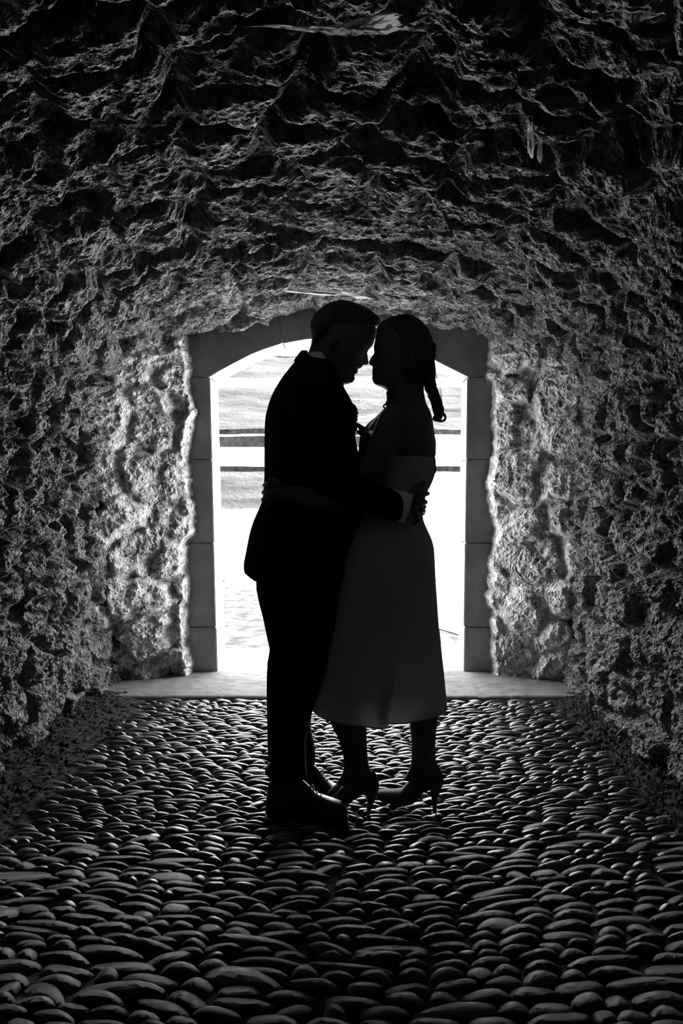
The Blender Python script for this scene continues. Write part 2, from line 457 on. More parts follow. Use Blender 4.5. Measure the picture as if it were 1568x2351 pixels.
# ---------------------------------------------------------------- outside: ground, terraces, hillside
def strip(name, pts, m, kind='structure', label=None, amp=.0, x0=-14, x1=14, n=160, sub=14, seed=1, ragged=0, skew=None):
    ys_, zs_ = [], []
    for (ya, za), (yb, zb) in zip(pts[:-1], pts[1:]):
        for i in range(sub): ys_.append(ya+(yb-ya)*i/sub); zs_.append(za+(zb-za)*i/sub)
    ys_.append(pts[-1][0]); zs_.append(pts[-1][1])
    xs = np.linspace(x0, x1, n)
    XX, YY = np.meshgrid(xs, np.array(ys_), indexing='ij'); ZZ = np.meshgrid(xs, np.array(zs_), indexing='ij')[1]
    ZZ = ZZ+amp*(fbm(XX*1.3, YY*1.3, seed, 4)-.5)
    YY = YY+amp*2*(fbm(XX*.5, YY*0, seed+9, 3)-.5)
    fr = np.linspace(0, 1, len(ys_))[None, :]
    YY = YY+ragged*fr*(fbm(XX*1.7, XX*0+.3, seed+3, 4)-.5)
    if skew: YY = YY+(1-fr)*(np.clip(skew[0]*(XX-skew[1]), -4.6, 1.5)+.9*(fbm(XX*2, XX*0, seed+4, 4)-.5))
    o = mesh(name, np.stack([XX, YY, ZZ], -1), grid_faces(n, len(ys_)), m)
    return prop(o, kind=kind, label=label)
def zz(py, Y): return Z(py, Y)
strip('doorstep_ground', [(BACK+.02, .012), (6.0, 0.010)], M_pale, label='pale ground right outside the doorway, lightened to bounce light inside', amp=.004, x0=-9, x1=9, seed=3, ragged=.9, n=400)  # strip made pale so that it throws daylight up to the vault
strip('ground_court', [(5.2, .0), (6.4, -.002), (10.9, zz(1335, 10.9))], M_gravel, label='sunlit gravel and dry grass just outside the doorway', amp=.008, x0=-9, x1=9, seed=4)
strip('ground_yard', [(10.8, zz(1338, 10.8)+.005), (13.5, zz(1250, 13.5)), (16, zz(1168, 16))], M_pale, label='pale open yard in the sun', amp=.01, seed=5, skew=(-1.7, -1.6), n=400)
strip('ground_bank', [(16, zz(1172, 16)), (17.4, zz(1082, 17.4))], M_scrub, label='grassy bank at the back of the yard', amp=.06, seed=6, x1=.8)
strip('path_bank', [(16, zz(1172, 16)), (17.4, zz(1082, 17.4))], M_road, label='bare pale bank at the back of the yard', amp=.06, seed=6, x0=.8)
strip('kerb_wall', [(17.4, zz(1084, 17.4)), (17.42, zz(1071, 17.42))], M_wallst, label='low dark kerb at the foot of the terrace', amp=.07)
strip('terrace_path', [(17.42, zz(1072, 17.42)), (19.4, zz(1026, 19.4))], M_road, label='pale path on the terrace', amp=.03, seed=7)
strip('terrace_wall', [(19.4, zz(1028, 19.4)), (19.5, zz(1002, 19.5)), ], M_wallst, label='dark rubble retaining wall', amp=.07, x1=1.5)
strip('pale_wall', [(19.4, zz(1028, 19.4)), (19.5, zz(1002, 19.5)), ], M_road, label='pale rendered end of the retaining wall', amp=.01, x0=1.5)
strip('upper_ledge', [(19.5, zz(1003, 19.5)), (20.2, zz(997, 20.2))], M_road, label='pale ledge above the retaining wall', amp=.07)
strip('ledge_wall', [(20.2, zz(998, 20.2)), (20.25, zz(985, 20.25))], M_wallst, label='thin wall above the ledge, its shade painted as dark stone', amp=.07)  # dark colour stands in for the shade on this wall
strip('hillside', [(20.25, zz(986, 20.25)), (22, zz(935, 22)), (23.5, zz(890, 23.5))], M_scrub, label='dry grassy hillside above the walls', amp=.15, seed=8)
strip('hill_track', [(23.5, zz(892, 23.5)), (24.3, zz(868, 24.3))], M_road, label='pale track crossing the hillside', amp=.15, seed=8)
strip('hill_slope', [(24.3, zz(868, 24.3)), (26.5, zz(815, 26.5))], M_scrub, label='upper grassy slope', amp=.15, seed=8)
strip('hill_top', [(26.5, zz(815, 26.5)), (29, zz(765, 29)), (34, zz(735, 34))], M_road, label='pale bare hill top', amp=.15, seed=12, x0=-20, x1=20)
strip('far_ground', [(-30, -.2), (-6, -.2), (5.5, -.2), (34, -.2)], M_gravel, label='ground around the building', x0=-60, x1=60, n=12, sub=2)
#PEOPLE
# ---------------------------------------------------------------- people helpers
def interp(rows, n):
    """rows of numbers -> n rows, smooth (catmull) along the first column"""
    R = np.array(rows, float); t = np.concatenate([[0], np.cumsum(np.abs(np.diff(R[:, 0]))+1e-6)]); t /= t[-1]
    u = np.linspace(0, 1, n); out = []
    for c in range(R.shape[1]):
        y = R[:, c]; m = np.zeros(len(y)); d = np.diff(y)/np.diff(t)
        m[0] = d[0]; m[-1] = d[-1]
        for i in range(1, len(y)-1): m[i] = 0 if d[i-1]*d[i] <= 0 else 2*d[i-1]*d[i]/(d[i-1]+d[i])
        i = np.clip(np.searchsorted(t, u, 'right')-1, 0, len(t)-2); h = t[i+1]-t[i]; s = (u-t[i])/h
        out.append((2*s**3-3*s**2+1)*y[i]+(s**3-2*s**2+s)*h*m[i]+(-2*s**3+3*s**2)*y[i+1]+(s**3-s**2)*h*m[i+1])
    return np.array(out).T
def rings_mesh(R, cap=True):
    """R: (n, k, 3) closed rings -> V, Q, T"""
    n, k = R.shape[:2]; V = R.reshape(-1, 3).tolist()
    Q = [[i*k+j, i*k+(j+1) % k, (i+1)*k+(j+1) % k, (i+1)*k+j] for i in range(n-1) for j in range(k)]
    T = []
    if cap:
        V.append(R[0].mean(0)); V.append(R[-1].mean(0)); a = n*k
        for j in range(k): T.append([(j+1) % k, j, a]); T.append([(n-1)*k+j, (n-1)*k+(j+1) % k, a+1])
    return np.array(V), np.array(Q), np.array(T, int).reshape(-1, 3)
def join(parts):
    V = []; Q = []; T = []; n = 0
    for v, q, t in parts:
        V.append(np.asarray(v)); Q.append(np.asarray(q).reshape(-1, 4)+n); T.append(np.asarray(t).reshape(-1, 3)+n if len(t) else np.zeros((0, 3), int)); n += len(v)
    return np.concatenate(V), np.concatenate(Q), np.concatenate(T)
def hloft(rows, n=60, k=40, Yc=2.88, pw=2.0, tilt=0.0, cap=True):
    """horizontal rings. rows: (py, pxL, pxR, halfdepth[, Yc]) with pixels read at depth Yc"""
    rows = [list(r)+([Yc] if len(r) < 5 else []) for r in rows]
    A = interp(rows, n); th = np.linspace(0, 2*math.pi, k, endpoint=False)
    c = np.sign(np.cos(th))*np.abs(np.cos(th))**(2/pw); s = np.sign(np.sin(th))*np.abs(np.sin(th))**(2/pw)
    R = []
    for (py, l, r, hd, yc) in A:
        xl, xr = X(l, yc), X(r, yc); z = Z(py, yc)
        R.append(np.stack([(xl+xr)/2+(xr-xl)/2*c, yc+hd*s, np.full(k, z)], -1))
    return rings_mesh(np.array(R), cap)
def tube(pts, n=24, k=16, cap=True):
    """pts: (px,py,Y,radius[,radius2]) ; frames by parallel transport, rounded ends"""
    A = np.array([[*P(p[0], p[1], p[2]), p[3], p[4] if len(p) > 4 else p[3]] for p in pts])
    return tube3(A, n, k, cap)
def tube3(A, n=24, k=16, cap=True):
    A = np.array([[*a[:4], a[4] if len(a) > 4 else a[3]] for a in A], float)
    L = np.concatenate([[0], np.cumsum(np.linalg.norm(np.diff(A[:, :3], axis=0), axis=1)+1e-6)])
    B = interp(np.column_stack([L, A]), n)[:, 1:]
    p = B[:, :3]; t = np.gradient(p, axis=0); t /= np.linalg.norm(t, axis=1)[:, None]+1e-9
    up = np.array([0, 1., 0]) if abs(t[0, 1]) < .9 else np.array([0, 0, 1.])
    th = np.linspace(0, 2*math.pi, k, endpoint=False); R = []
    u = np.cross(np.cross(t[0], up), t[0])
    for i in range(n):
        u = u-np.dot(u, t[i])*t[i]; u /= np.linalg.norm(u); w = np.cross(t[i], u)
        R.append(p[i]+B[i, 4]*np.cos(th)[:, None]*u+B[i, 3]*np.sin(th)[:, None]*w)
    def ring(i, f, off): return p[i]+off+(R[i]-p[i])*f
    R0 = [ring(0, f, -t[0]*B[0, 3]*g) for f, g in ((.35, .93), (.72, .7), (.93, .36))] if cap else []
    R1 = [ring(-1, f, t[-1]*B[-1, 3]*g) for f, g in ((.93, .36), (.72, .7), (.35, .93))] if cap else []
    V, Q, T = rings_mesh(np.array(R0+R+R1), cap)
    return V, Q[:, ::-1], T[:, ::-1]
def ball(c, r, k=14):
    A = [[c[0], c[1], c[2]+r[2]*math.cos(a), 0] for a in np.linspace(0, math.pi, k)]
    th = np.linspace(0, 2*math.pi, k*2, endpoint=False); R = []
    for a in np.linspace(.08, math.pi-.08, k):
        R.append(np.stack([c[0]+r[0]*math.sin(a)*np.cos(th), c[1]+r[1]*math.sin(a)*np.sin(th), np.full(len(th), c[2]-r[2]*math.cos(a))], -1))
    return rings_mesh(np.array(R))
def fused(name, parts, voxel, m, parent, smooth=2):
    """closed shapes grown together into one continuous surface"""
    V, Q, T = join(parts)
    o = mesh(name, V, Q, m, tris=T)
    r = o.modifiers.new('r', 'REMESH'); r.mode = 'VOXEL'; r.voxel_size = voxel; r.use_smooth_shade = True
    if smooth:
        s = o.modifiers.new('s', 'SMOOTH'); s.iterations = smooth; s.factor = .5
    dg = bpy.context.evaluated_depsgraph_get(); dg.update()
    me = bpy.data.meshes.new_from_object(o.evaluated_get(dg)); old = o.data
    o.modifiers.clear(); o.data = me; bpy.data.meshes.remove(old); me.name = name
    if not me.materials: me.materials.append(m)
    me.polygons.foreach_set('use_smooth', np.ones(len(me.polygons), bool))
    if parent is not None: keep(o, parent)
    return o
def plain(name, part, m, parent, label=None):
    V, Q, T = part; o = mesh(name, V, Q, m, tris=T)
    if parent is not None: keep(o, parent)
    if label: o['label'] = label
    return o
def head(front, back, base, width, Yc, s, feats, ear, n=230, k=72):
    """profile head: front/back outlines in px, smooth face base, half widths, features as gaussians across the face
    s: facing sign (+1 right, -1 left). feats: (py, sigma) half-breadth of the outline bump"""
    fy = [a for a, b in front]; py = np.linspace(min(fy), max(fy), n)
    f = np.interp(py, fy, [b for a, b in front]); b = np.interp(py, [a for a, _ in back], [b for _, b in back])
    bs = np.interp(py, [a for a, _ in base], [b for _, b in base]); w = np.interp(py, [a for a, _ in width], [b for _, b in width])
    sg = np.interp(py, [a for a, _ in feats], [b for _, b in feats])
    # soften base and widths only
    ker = np.ones(9)/9
    for arr in (bs, w): arr[4:-4] = np.convolve(arr, ker, 'valid')
    th = np.linspace(0, 2*math.pi, k, endpoint=False); R = []
    for i in range(n):
        xb, xf, xs = X(b[i], Yc), X(f[i], Yc), X(bs[i], Yc); z = Z(py[i], Yc)
        c, q = np.cos(th), np.sin(th)
        pw = 2.25
        c = np.sign(c)*np.abs(c)**(2/pw); q = np.sign(q)*np.abs(q)**(2/pw)
        x = (xb+xs)/2+(xs-xb)/2*c; y = w[i]*q
        face = np.clip(c*1.0, 0, 1)**.5
        x = x+(xf-xs)*np.exp(-(y/sg[i])**2)*face
        for ey in (-1, 1):      # eye sockets and eyeballs
            d = np.hypot((y-ey*.031)/.017, (py[i]-ear[2])/(11.))
            x = x-s*.010*np.exp(-d**2)*(c > 0)
            d = np.hypot((y-ey*.031)/.010, (py[i]-ear[2])/(5.5))
            x = x+s*.006*np.exp(-d**2)*(c > 0)
        R.append(np.stack([x, Yc+y, np.full(k, z)], -1))
    return rings_mesh(np.array(R))
def ear_part(px, py, Y, side, s, tilt=0):
    c = P(px, py, Y); out = []
    pts = []
    for a in np.linspace(-2.3, 2.3, 11):
        r1 = .015; r2 = .029
        pts.append([c[0]-s*r1*math.cos(a)*1.0+tilt*r2*math.sin(a), Y+side*(.006+.006*math.cos(a)), c[2]+r2*math.sin(a), .0045])
    out.append(tube3(pts, 22, 8))
    out.append(ball((c[0], Y-side*.002, c[2]), (.013, .006, .024), 8))
    return out
def hand_parts(wrist, palm, fingers, thumb, wr=.026, pr=(.014, .040), fr=.0082):
    """wrist/palm centres (px,py,Y); fingers: list of lists of (px,py,Y) from knuckle to tip"""
    out = [tube([(*wrist, wr*.8, wr), (*[(a+b)/2 for a, b in zip(wrist, palm)], .019, .034), (*palm, pr[0]+.003, pr[1]*.92)], 12, 16)]
    for i, f in enumerate(fingers):
        r = fr*(1.0, 1.03, .98, .86)[min(i, 3)]
        out.append(tube([(*palm[:3], r*1.35)]+[(*p, r*(1.12-.09*j)) for j, p in enumerate(f)], 16, 10))
    out.append(tube([(*thumb[0], fr*1.6)]+[(*p, fr*(1.25-.12*j)) for j, p in enumerate(thumb[1:])], 14, 10))
    return out

def nails(*a): return None

# ================================================================ the man
YM = 2.90
man = empty('person', (X(705, 2.9), 2.9, 0.0), label='taller person on the left in a dark suit, head bowed and arm around the other', cat='person', group=None)
mh_front = [(690.8, 790), (692.5, 801), (696, 811), (701, 822), (707, 832), (715, 842), (725, 851), (738, 859), (751, 863), (763, 863.5), (776, 861), (786, 858.5), (794, 855.5), (799, 851.5), (804, 846.5), (809, 844.6), (816, 845), (823, 845.8), (829, 847.2), (833, 847.4), (836, 846.4), (838.3, 843), (838.8, 835), (841, 831), (844, 830.5), (846.5, 826), (848.5, 821), (850.5, 819.4), (852.5, 821.5), (855, 822.3), (857.5, 820.5), (860, 815.5), (863, 813.2), (867, 814.4), (870.5, 815), (874, 812.8), (878, 810), (881.5, 802), (884, 786), (885, 775)]
mh_back = [(690.8, 783), (692.5, 770), (696, 757), (701, 747), (707, 738.5), (715, 729), (725, 720.5), (735, 716), (745, 713.8), (758, 713.4), (764, 715), (769, 717), (776, 717.3), (784, 716.6), (792, 714.5), (800, 711.5), (808, 708), (820, 703), (850, 701), (885, 701)]
mh_base = [(690.8, 790), (707, 831), (725, 850), (745, 860), (763, 862), (785, 855), (800, 846), (815, 839), (830, 833), (845, 824), (855, 816), (865, 811), (875, 807), (882, 798), (885, 780)]
mh_w = [(690.8, .010), (694, .026), (700, .042), (710, .057), (725, .069), (745, .076), (770, .077), (795, .074), (815, .070), (835, .066), (855, .060), (870, .053), (880, .048), (885, .044)]
mh_s = [(690, .05), (760, .05), (790, .045), (800, .026), (808, .011), (825, .011), (836, .015), (840, .018), (846, .022), (858, .022), (866, .02), (880, .026), (885, .03)]
parts = [head(mh_front, mh_back, mh_base, mh_w, YM, 1, mh_s, (0, 0, 811))]
for sd in (-1, 1): parts += ear_part(767, 800, YM+sd*.078, sd, 1, .25)
parts += [tube([(748, 850, YM, .060, .058), (738, 880, YM, .060, .062), (728, 915, YM, .075, .085), (718, 960, YM, .09, .11)], 20, 28)]
parts += [hloft([(915, 640, 775, .12), (950, 628, 790, .175), (1010, 624, 795, .165), (1100, 628, 790, .15), (1160, 630, 790, .145), (1230, 612, 790, .16), (1320, 604, 780, .165), (1370, 610, 770, .15)], 40, 36, YM)]
# arms
parts += [tube([(702, 925, 2.76, .052), (722, 1010, 2.715, .048), (742, 1092, 2.685, .040), (800, 1118, 2.675, .040), (870, 1148, 2.675, .032), (918, 1161, 2.68, .026)], 34, 18)]
parts += [tube([(702, 925, 3.04, .052), (722, 1010, 3.08, .048), (746, 1095, 3.10, .040), (805, 1120, 3.09, .040), (880, 1140, 3.05, .030), (925, 1150, 3.02, .025)], 34, 18)]
# near hand spread on her back, thumb up, fingers wrapping round the waist
parts += hand_parts((922, 1162, 2.682), (950, 1158, 2.690), [
    [(964, 1136, 2.70), (976, 1134, 2.735), (981.5, 1133, 2.775), (982, 1133, 2.80)],
    [(966, 1150, 2.70), (974, 1152, 2.735), (976.5, 1153, 2.78), (975, 1153, 2.815)],
    [(964, 1166, 2.70), (971, 1171, 2.735), (972.5, 1173, 2.775), (971, 1174, 2.81)],
    [(954, 1180, 2.695), (958, 1191, 2.70), (956, 1198, 2.712), (951, 1201, 2.72)]],
    [(938, 1142, 2.685), (950, 1126, 2.688), (964, 1115, 2.70), (973, 1109, 2.715)], fr=.0088)
# far hand
parts += hand_parts((925, 1150, 3.02), (950, 1160, 2.995), [
    [(962, 1146, 2.98), (972, 1148, 2.95), (973, 1150, 2.92)],
    [(964, 1158, 2.98), (973, 1162, 2.95), (974, 1164, 2.915)],
    [(964, 1170, 2.98), (971, 1176, 2.95), (972, 1178, 2.92)],
    [(958, 1182, 2.985), (966, 1188, 2.96), (968, 1190, 2.935)]],
    [(935, 1140, 3.01), (944, 1126, 3.0), (954, 1117, 2.99)], fr=.0085)
# legs and feet (inside trousers and shoes)
for yy, dx in ((2.80, 0), (3.0, 12)):
    k = lambda px, py: (px+dx*(2.8/yy), 1150+(py-1150)*2.80/yy)
    parts += [tube([(*k(680, 1330), yy+(.02 if yy < 2.9 else -.02), .080), (*k(670, 1440), yy, .070), (*k(668, 1530), yy, .056), (*k(664, 1600), yy, .054), (*k(660, 1700), yy, .040), (*k(660, 1790), yy, .036), (*k(662, 1828), yy, .034)], 40, 20)]
    parts += [tube([(*k(640, 1845), yy, .026, .03), (*k(690, 1842), yy, .030, .036), (*k(740, 1855), yy, .018, .040), (*k(775, 1862), yy, .012, .036)], 20, 16)]
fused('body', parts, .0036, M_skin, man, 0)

# short hair: skull cap with tufts towards the quiff
cap_rows = []
hair_parts = []
f = [(689.6, 791), (695, 813), (704, 834), (712, 850), (719, 858), (727, 867), (736, 872), (744, 872), (750, 868), (753, 864)]
b = [(689.6, 782), (695, 758), (707, 737.5), (725, 719), (742, 712.8), (758, 712.5), (767, 715)]
w = [(689.6, .012), (695, .034), (707, .058), (725, .073), (745, .080), (767, .079)]
rows = []
for py in np.linspace(689.6, 753, 26):
    rows.append((py, np.interp(py, *zip(*b)), np.interp(py, *zip(*f)), np.interp(py, *zip(*w))))
hair_parts.append(hloft(rows, 50, 56, YM))
hair_parts.append(hloft([(752, 712.8, 800, .079), (765, 714.4, 775, .0795), (780, 716, 750, .076), (795, 714, 735, .066)], 20, 40, YM))
rr = np.random.RandomState(5)
for i in range(150):
    u = rr.rand(); px = 826+u*44; top = np.interp(px, [826, 834, 850, 858, 867, 872], [703, 706, 714, 720, 729, 741])
    y0 = YM+rr.uniform(-.045, .045)*(1-.35*u)
    hair_parts.append(tube([(px-9, top+10, y0, .0022), (px-2+rr.uniform(-1, 2), top+2, y0, .0018), (px+3+rr.uniform(-1, 3), top+1.5+rr.uniform(-2.5, 2.5), y0+rr.uniform(-.004, .004), .0006)], 6, 5))
for i in range(90):
    a = rr.uniform(0, 1); px = 712.5+a*60; top = np.interp(px, [712.5, 714, 721, 738, 758, 782], [762, 740, 722, 706, 695, 690])
    y0 = YM+rr.uniform(-.03, .03)
    hair_parts.append(tube([(px+3, top+4, y0, .0012), (px-.4, top+.5, y0, .0006)], 4, 4))
plain('hair', join(hair_parts), M_hair, man, 'short dark hair brushed up at the front')
# stubble beard on the chin
bp = []
for i in range(110):
    u = rr.rand(); px, py = np.interp(u, [0, .25, .5, .75, 1], [786, 800, 808, 812, 814]), np.interp(u, [0, .25, .5, .75, 1], [882, 880, 876, 872, 867])
    y0 = YM+rr.uniform(-.022, .022)
    bp.append(tube([(px-4, py-4, y0, .0012), (px+rr.uniform(-.5, 1.6), py+rr.uniform(.5, 2.6), y0, .0005)], 4, 4))
plain('beard', join(bp), M_hair, man, 'short chin beard')

# shirt: collar band and cuffs
shirt = plain('shirt', hloft([(822, 693, 768, .070), (834, 690, 776, .074), (850, 684, 782, .090), (880, 680, 784, .10), (960, 700, 805, .09)], 24, 40, YM), M_shirt, man, 'white shirt under the jacket')
co = plain('collar', hloft([(815, 699, 762, .066), (822, 695, 768, .071), (836, 690, 777, .076)], 8, 40, YM, cap=False), M_shirt, None); co.parent = shirt
def cuff(px0, py0, y0, px1, py1, y1, r0, r1, nm='shirt_cuff'):
    V, Q, T = tube([(px0, py0, y0, r0, r0*1.02), (px1, py1, y1, r1, r1)], 6, 28, cap=False)
    o = mesh(nm, V, Q, M_shirt, tris=T); m_ = o.modifiers.new('s', 'SOLIDIFY'); m_.thickness = .003
    keep(o, man); return o
cuff(893, 1154, 2.682, 939, 1168, 2.682, .044, .0475)
cuff(895, 1144, 3.04, 925, 1150, 3.02, .040, .039)

# jacket: torso, sleeves, skirt, turned-up collar
jt = hloft([(818, 690, 770, .060), (828, 681, 776, .072), (842, 668, 780, .092), (856, 658, 784, .120), (872, 646, 787, .150), (888, 636.5, 790, .172), (908, 626, 797, .188), (931, 617.4, 804, .198), (966, 609.6, 814, .200), (1010, 607.9, 817, .198), (1060, 607.6, 828, .192), (1092, 607.5, 831, .188), (1118, 606, 832, .184), (1148, 603, 840, .182), (1170, 594, 844, .184), (1196, 582.5, 842, .190), (1222, 574.5, 838, .198), (1248, 569, 832, .205), (1272, 564.5, 826, .208), (1296, 560.5, 818, .208), (1312, 561, 812, .205)], 110, 72, YM)
V = jt[0]
# the back hem dips towards the front: shear of the last rings
zt = Z(1290, YM); low = V[:, 2] < zt
xb = X(560, YM)
V[low, 2] -= np.clip((V[low, 0]-xb), 0, .06)*.42*np.clip((zt-V[low, 2])/.03, 0, 1)
parts = [jt]
parts += [tube([(690, 892, 2.785, .050, .060), (703, 930, 2.745, .066, .062), (716, 985, 2.715, .062, .060), (730, 1045, 2.695, .058), (744, 1090, 2.685, .055), (775, 1108, 2.675, .058), (820, 1128, 2.665, .056), (868, 1148, 2.668, .052), (906, 1163, 2.672, .0485)], 60, 30)]
parts += [tube([(690, 892, 3.02, .050, .060), (703, 930, 3.06, .066, .062), (716, 985, 3.09, .062, .060), (730, 1045, 3.11, .058), (746, 1095, 3.12, .055), (800, 1120, 3.10, .052), (860, 1138, 3.07, .048), (900, 1145, 3.045, .045)], 60, 30)]
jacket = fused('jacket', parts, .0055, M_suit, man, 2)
jc = [tube([(703, 808, YM+a, .006, .010), (697, 808, YM+a*1.05, .007, .013), (689, 817, YM+a*1.12, .008, .016), (681, 829, YM+a*1.2, .008, .018)], 14, 12) for a in np.linspace(-.045, .045, 9)]
jc += [tube([(696, 812, YM+s*.05, .010), (735, 842, YM+s*.078, .009), (768, 872, YM+s*.070, .008), (792, 905, YM+s*.055, .009, .018), (808, 940, YM+s*.045, .009, .022), (815.5, 985, YM+s*.03, .007, .02)], 30, 12) for s in (-1, 1)]
lap = plain('lapel', join(jc), M_suit, None); lap.parent = jacket; lap['label'] = 'collar and lapels of the dark jacket'
# boutonniere on the far lapel
bt = []
for i in range(46):
    u = rr.rand(); cx = np.interp(u, [0, .3, .6, 1], [805, 815, 818, 816])+rr.uniform(-2, 3.2); cy = 926+u*38
    a = rr.uniform(0, 6.28); y0 = YM+.035+rr.uniform(-.018, .018)
    bt.append(tube([(cx-4, cy, y0, .0025), (cx, cy+2*math.sin(a), y0, .0048, .0022), (cx+2.6*abs(math.cos(a)), cy+4*math.sin(a), y0+.003, .001)], 6, 6))
for i in range(5):
    bt.append(ball(P(808+rr.uniform(-2, 5), 932+i*6, YM+.03+rr.uniform(-.01, .01)), (.010, .011, .009), 8))
bo = plain('boutonniere', join(bt), M_leaf, None); bo.parent = jacket; bo['label'] = 'small leafy buttonhole on the lapel'
sp = []
for i in range(7):
    a = rr.uniform(-.9, .35); L = rr.uniform(14, 34); x0, y0 = 803+i*1.5, 922+i*5
    sp.append(tube([(x0, y0, YM+.03, .0006), (x0+L*.6*math.cos(a), y0+L*.6*math.sin(a)-2, YM+.03, .0004), (x0+L*math.cos(a), y0+L*math.sin(a)-3, YM+.03, .0004)], 8, 4))
    sp.append(ball(P(x0+L*math.cos(a), y0+L*math.sin(a)-3, YM+.03), (.0015, .0015, .0015), 5))
o = plain('sprig', join(sp), M_leaf, None); o.parent = jacket

# trousers
parts = [hloft([(1225, 606, 790, .165), (1300, 590, 782, .178), (1340, 588.5, 775, .175), (1375, 594, 768, .160), (1400, 600, 762, .15)], 26, 48, YM)]
def leg_rows(Y, dx, back):
    q = 2.80/Y
    base = [(1300, 592, 790, .10), (1359, 591.7, 784, .102), (1421, 604.5, 774, .098), (1460, 612.5, 767, .093), (1490, 618.3, 760, .090), (1505, 616.5, 757, .089), (1524, 613.3, 753, .088), (1593, 612.2, 732, .086), (1624, 612.8, 720, .084), (1662, 613.6, 709, .078), (1697, 614.2, 703, .074), (1731, 615, 701.5, .070), (1739, 617.8, 701.5, .069), (1748, 620, 702.5, .069), (1756, 616, 703, .071), (1763, 609, 704, .074), (1770, 607.5, 705, .074), (1777, 613, 706, .072), (1783, 621, 706, .066)]
    if back: base = [(a, b+back*np.clip((a-1500)/150, 0, 1), c+dx*np.clip((a-1560)/120, 0, 1), d) for a, b, c, d in base if a != 1770]
    return [(1150+(a-1150)*q, 822+(b-822)*q if not back else b, c if back else 822+(c-822)*1.0, d) for a, b, c, d in base]
near = [(a, b, c, d) for a, b, c, d in leg_rows(2.80, 0, 0)]
parts += [hloft(near, 90, 44, 2.80)]
far = [(1285, 600, 780, .095), (1360, 610, 778, .098), (1450, 625, 765, .092), (1530, 632, 750, .086), (1590, 634, 732, .082), (1640, 637, 716, .078), (1668, 639, 713.5, .074), (1703, 640, 720.8, .072), (1731, 642, 724, .070), (1748, 643, 724, .070), (1759, 645, 722, .066)]
parts += [hloft(far, 80, 44, 3.0)]
trous = fused('trousers', parts, .006, M_suit, man, 2)

# shoes
def shoe(rows, m, parent, n=60, k=30, name='shoe', label=None):
    """rows: (px, top, bottom, Y, halfwidth) lofted along the foot"""
    A = interp(rows, n); th = np.linspace(0, 2*math.pi, k, endpoint=False); R = []
    for (px, a, b, Y, w) in A:
        c, s = np.cos(th), np.sin(th); pw = 2.6
        c = np.sign(c)*np.abs(c)**(2/pw); s = np.sign(s)*np.abs(s)**(2/pw)
        zt, zb = Z(a, Y), Z(b, Y)
        zz_ = (zt+zb)/2+(zt-zb)/2*s
        taper = 1-.45*np.clip((s+.2)/1.2, 0, 1)*np.clip((zt-zb-.03)/.05, 0, 1)
        R.append(np.stack([np.full(k, X(px, Y)), Y+w*c*taper, zz_], -1))
    V, Q, T = rings_mesh(np.array(R))
    return plain(name, (V, Q, T), m, parent, label)
def laces(pts, parent, r=.0018):
    ps = []
    for (x, y, Y, w) in pts:
        ps.append(tube([(x, y+3, Y-w, r), (x+2, y-2, Y-w*.4, r), (x+1, y-2, Y+w*.4, r), (x, y+3, Y+w, r)], 10, 6))
    for i in range(2):
        x, y, Y, w = pts[0]
        ps.append(tube([(x, y-1, Y, r), (x+5+i*3, y-5+i*4, Y-.01, r), (x+8, y+4, Y-.02, r), (x+1, y+1, Y, r)], 12, 6))
    o = plain('laces', join(ps), M_leather, None); o.parent = parent
    return o
s1 = shoe([(611, 1840, 1868, 2.80, .022), (613, 1815, 1874, 2.80, .031), (622, 1790, 1877, 2.80, .036), (650, 1782, 1877, 2.80, .038), (690, 1788, 1877, 2.79, .040), (706, 1800, 1877, 2.79, .042), (726, 1819.5, 1878, 2.785, .046), (753, 1830, 1879, 2.78, .050), (775, 1838, 1880, 2.775, .047), (788, 1844, 1880, 2.775, .040), (796, 1853, 1879, 2.775, .028), (799, 1864, 1875, 2.775, .014)], M_leather, man, label='near black lace-up shoe')
s2 = shoe([(634, 1798, 1820, 3.0, .020), (637, 1775, 1825, 3.0, .031), (650, 1762, 1827, 3.0, .036), (690, 1758, 1827, 3.0, .038), (722, 1757, 1827, 3.0, .038), (731, 1766, 1827, 3.0, .040), (747, 1785.5, 1828, 3.0, .044), (765, 1800, 1829, 3.0, .048), (785, 1808, 1829, 2.995, .045), (797, 1815, 1828, 2.995, .032), (801, 1821, 1826, 2.995, .014)], M_leather, man, label='far black lace-up shoe')
def sole(rows, parent):
    A = interp(rows, 40); top = []; k = len(A)
    R = []
    for (px, zb, Y, w) in A:
        x = X(px, Y); z = Z(zb, Y)
        R.append([[x, Y-w, z+.008], [x, Y+w, z+.008], [x, Y+w, z-.001], [x, Y-w, z-.001]])
    V, Q, T = rings_mesh(np.array(R)); o = plain('sole', (V, Q, T), M_leather, None); o.parent = parent
    return o
sole([(609, 1878, 2.80, .018), (618, 1879, 2.80, .036), (660, 1879, 2.80, .038), (700, 1880, 2.79, .038), (750, 1881, 2.78, .052), (785, 1881, 2.775, .044), (800, 1880, 2.775, .016)], s1)
sole([(632, 1828, 3.0, .018), (642, 1829, 3.0, .036), (690, 1829, 3.0, .038), (730, 1829, 3.0, .042), (765, 1830, 3.0, .050), (790, 1830, 2.995, .042), (803, 1829, 2.995, .016)], s2)
laces([(712, 1806, 2.788, .016), (719, 1813, 2.787, .018), (727, 1820, 2.785, .02), (736, 1825, 2.784, .02)], s1)
laces([(736, 1771, 3.0, .016), (741, 1777, 3.0, .018), (746, 1784, 3.0, .02), (752, 1790, 3.0, .02)], s2)

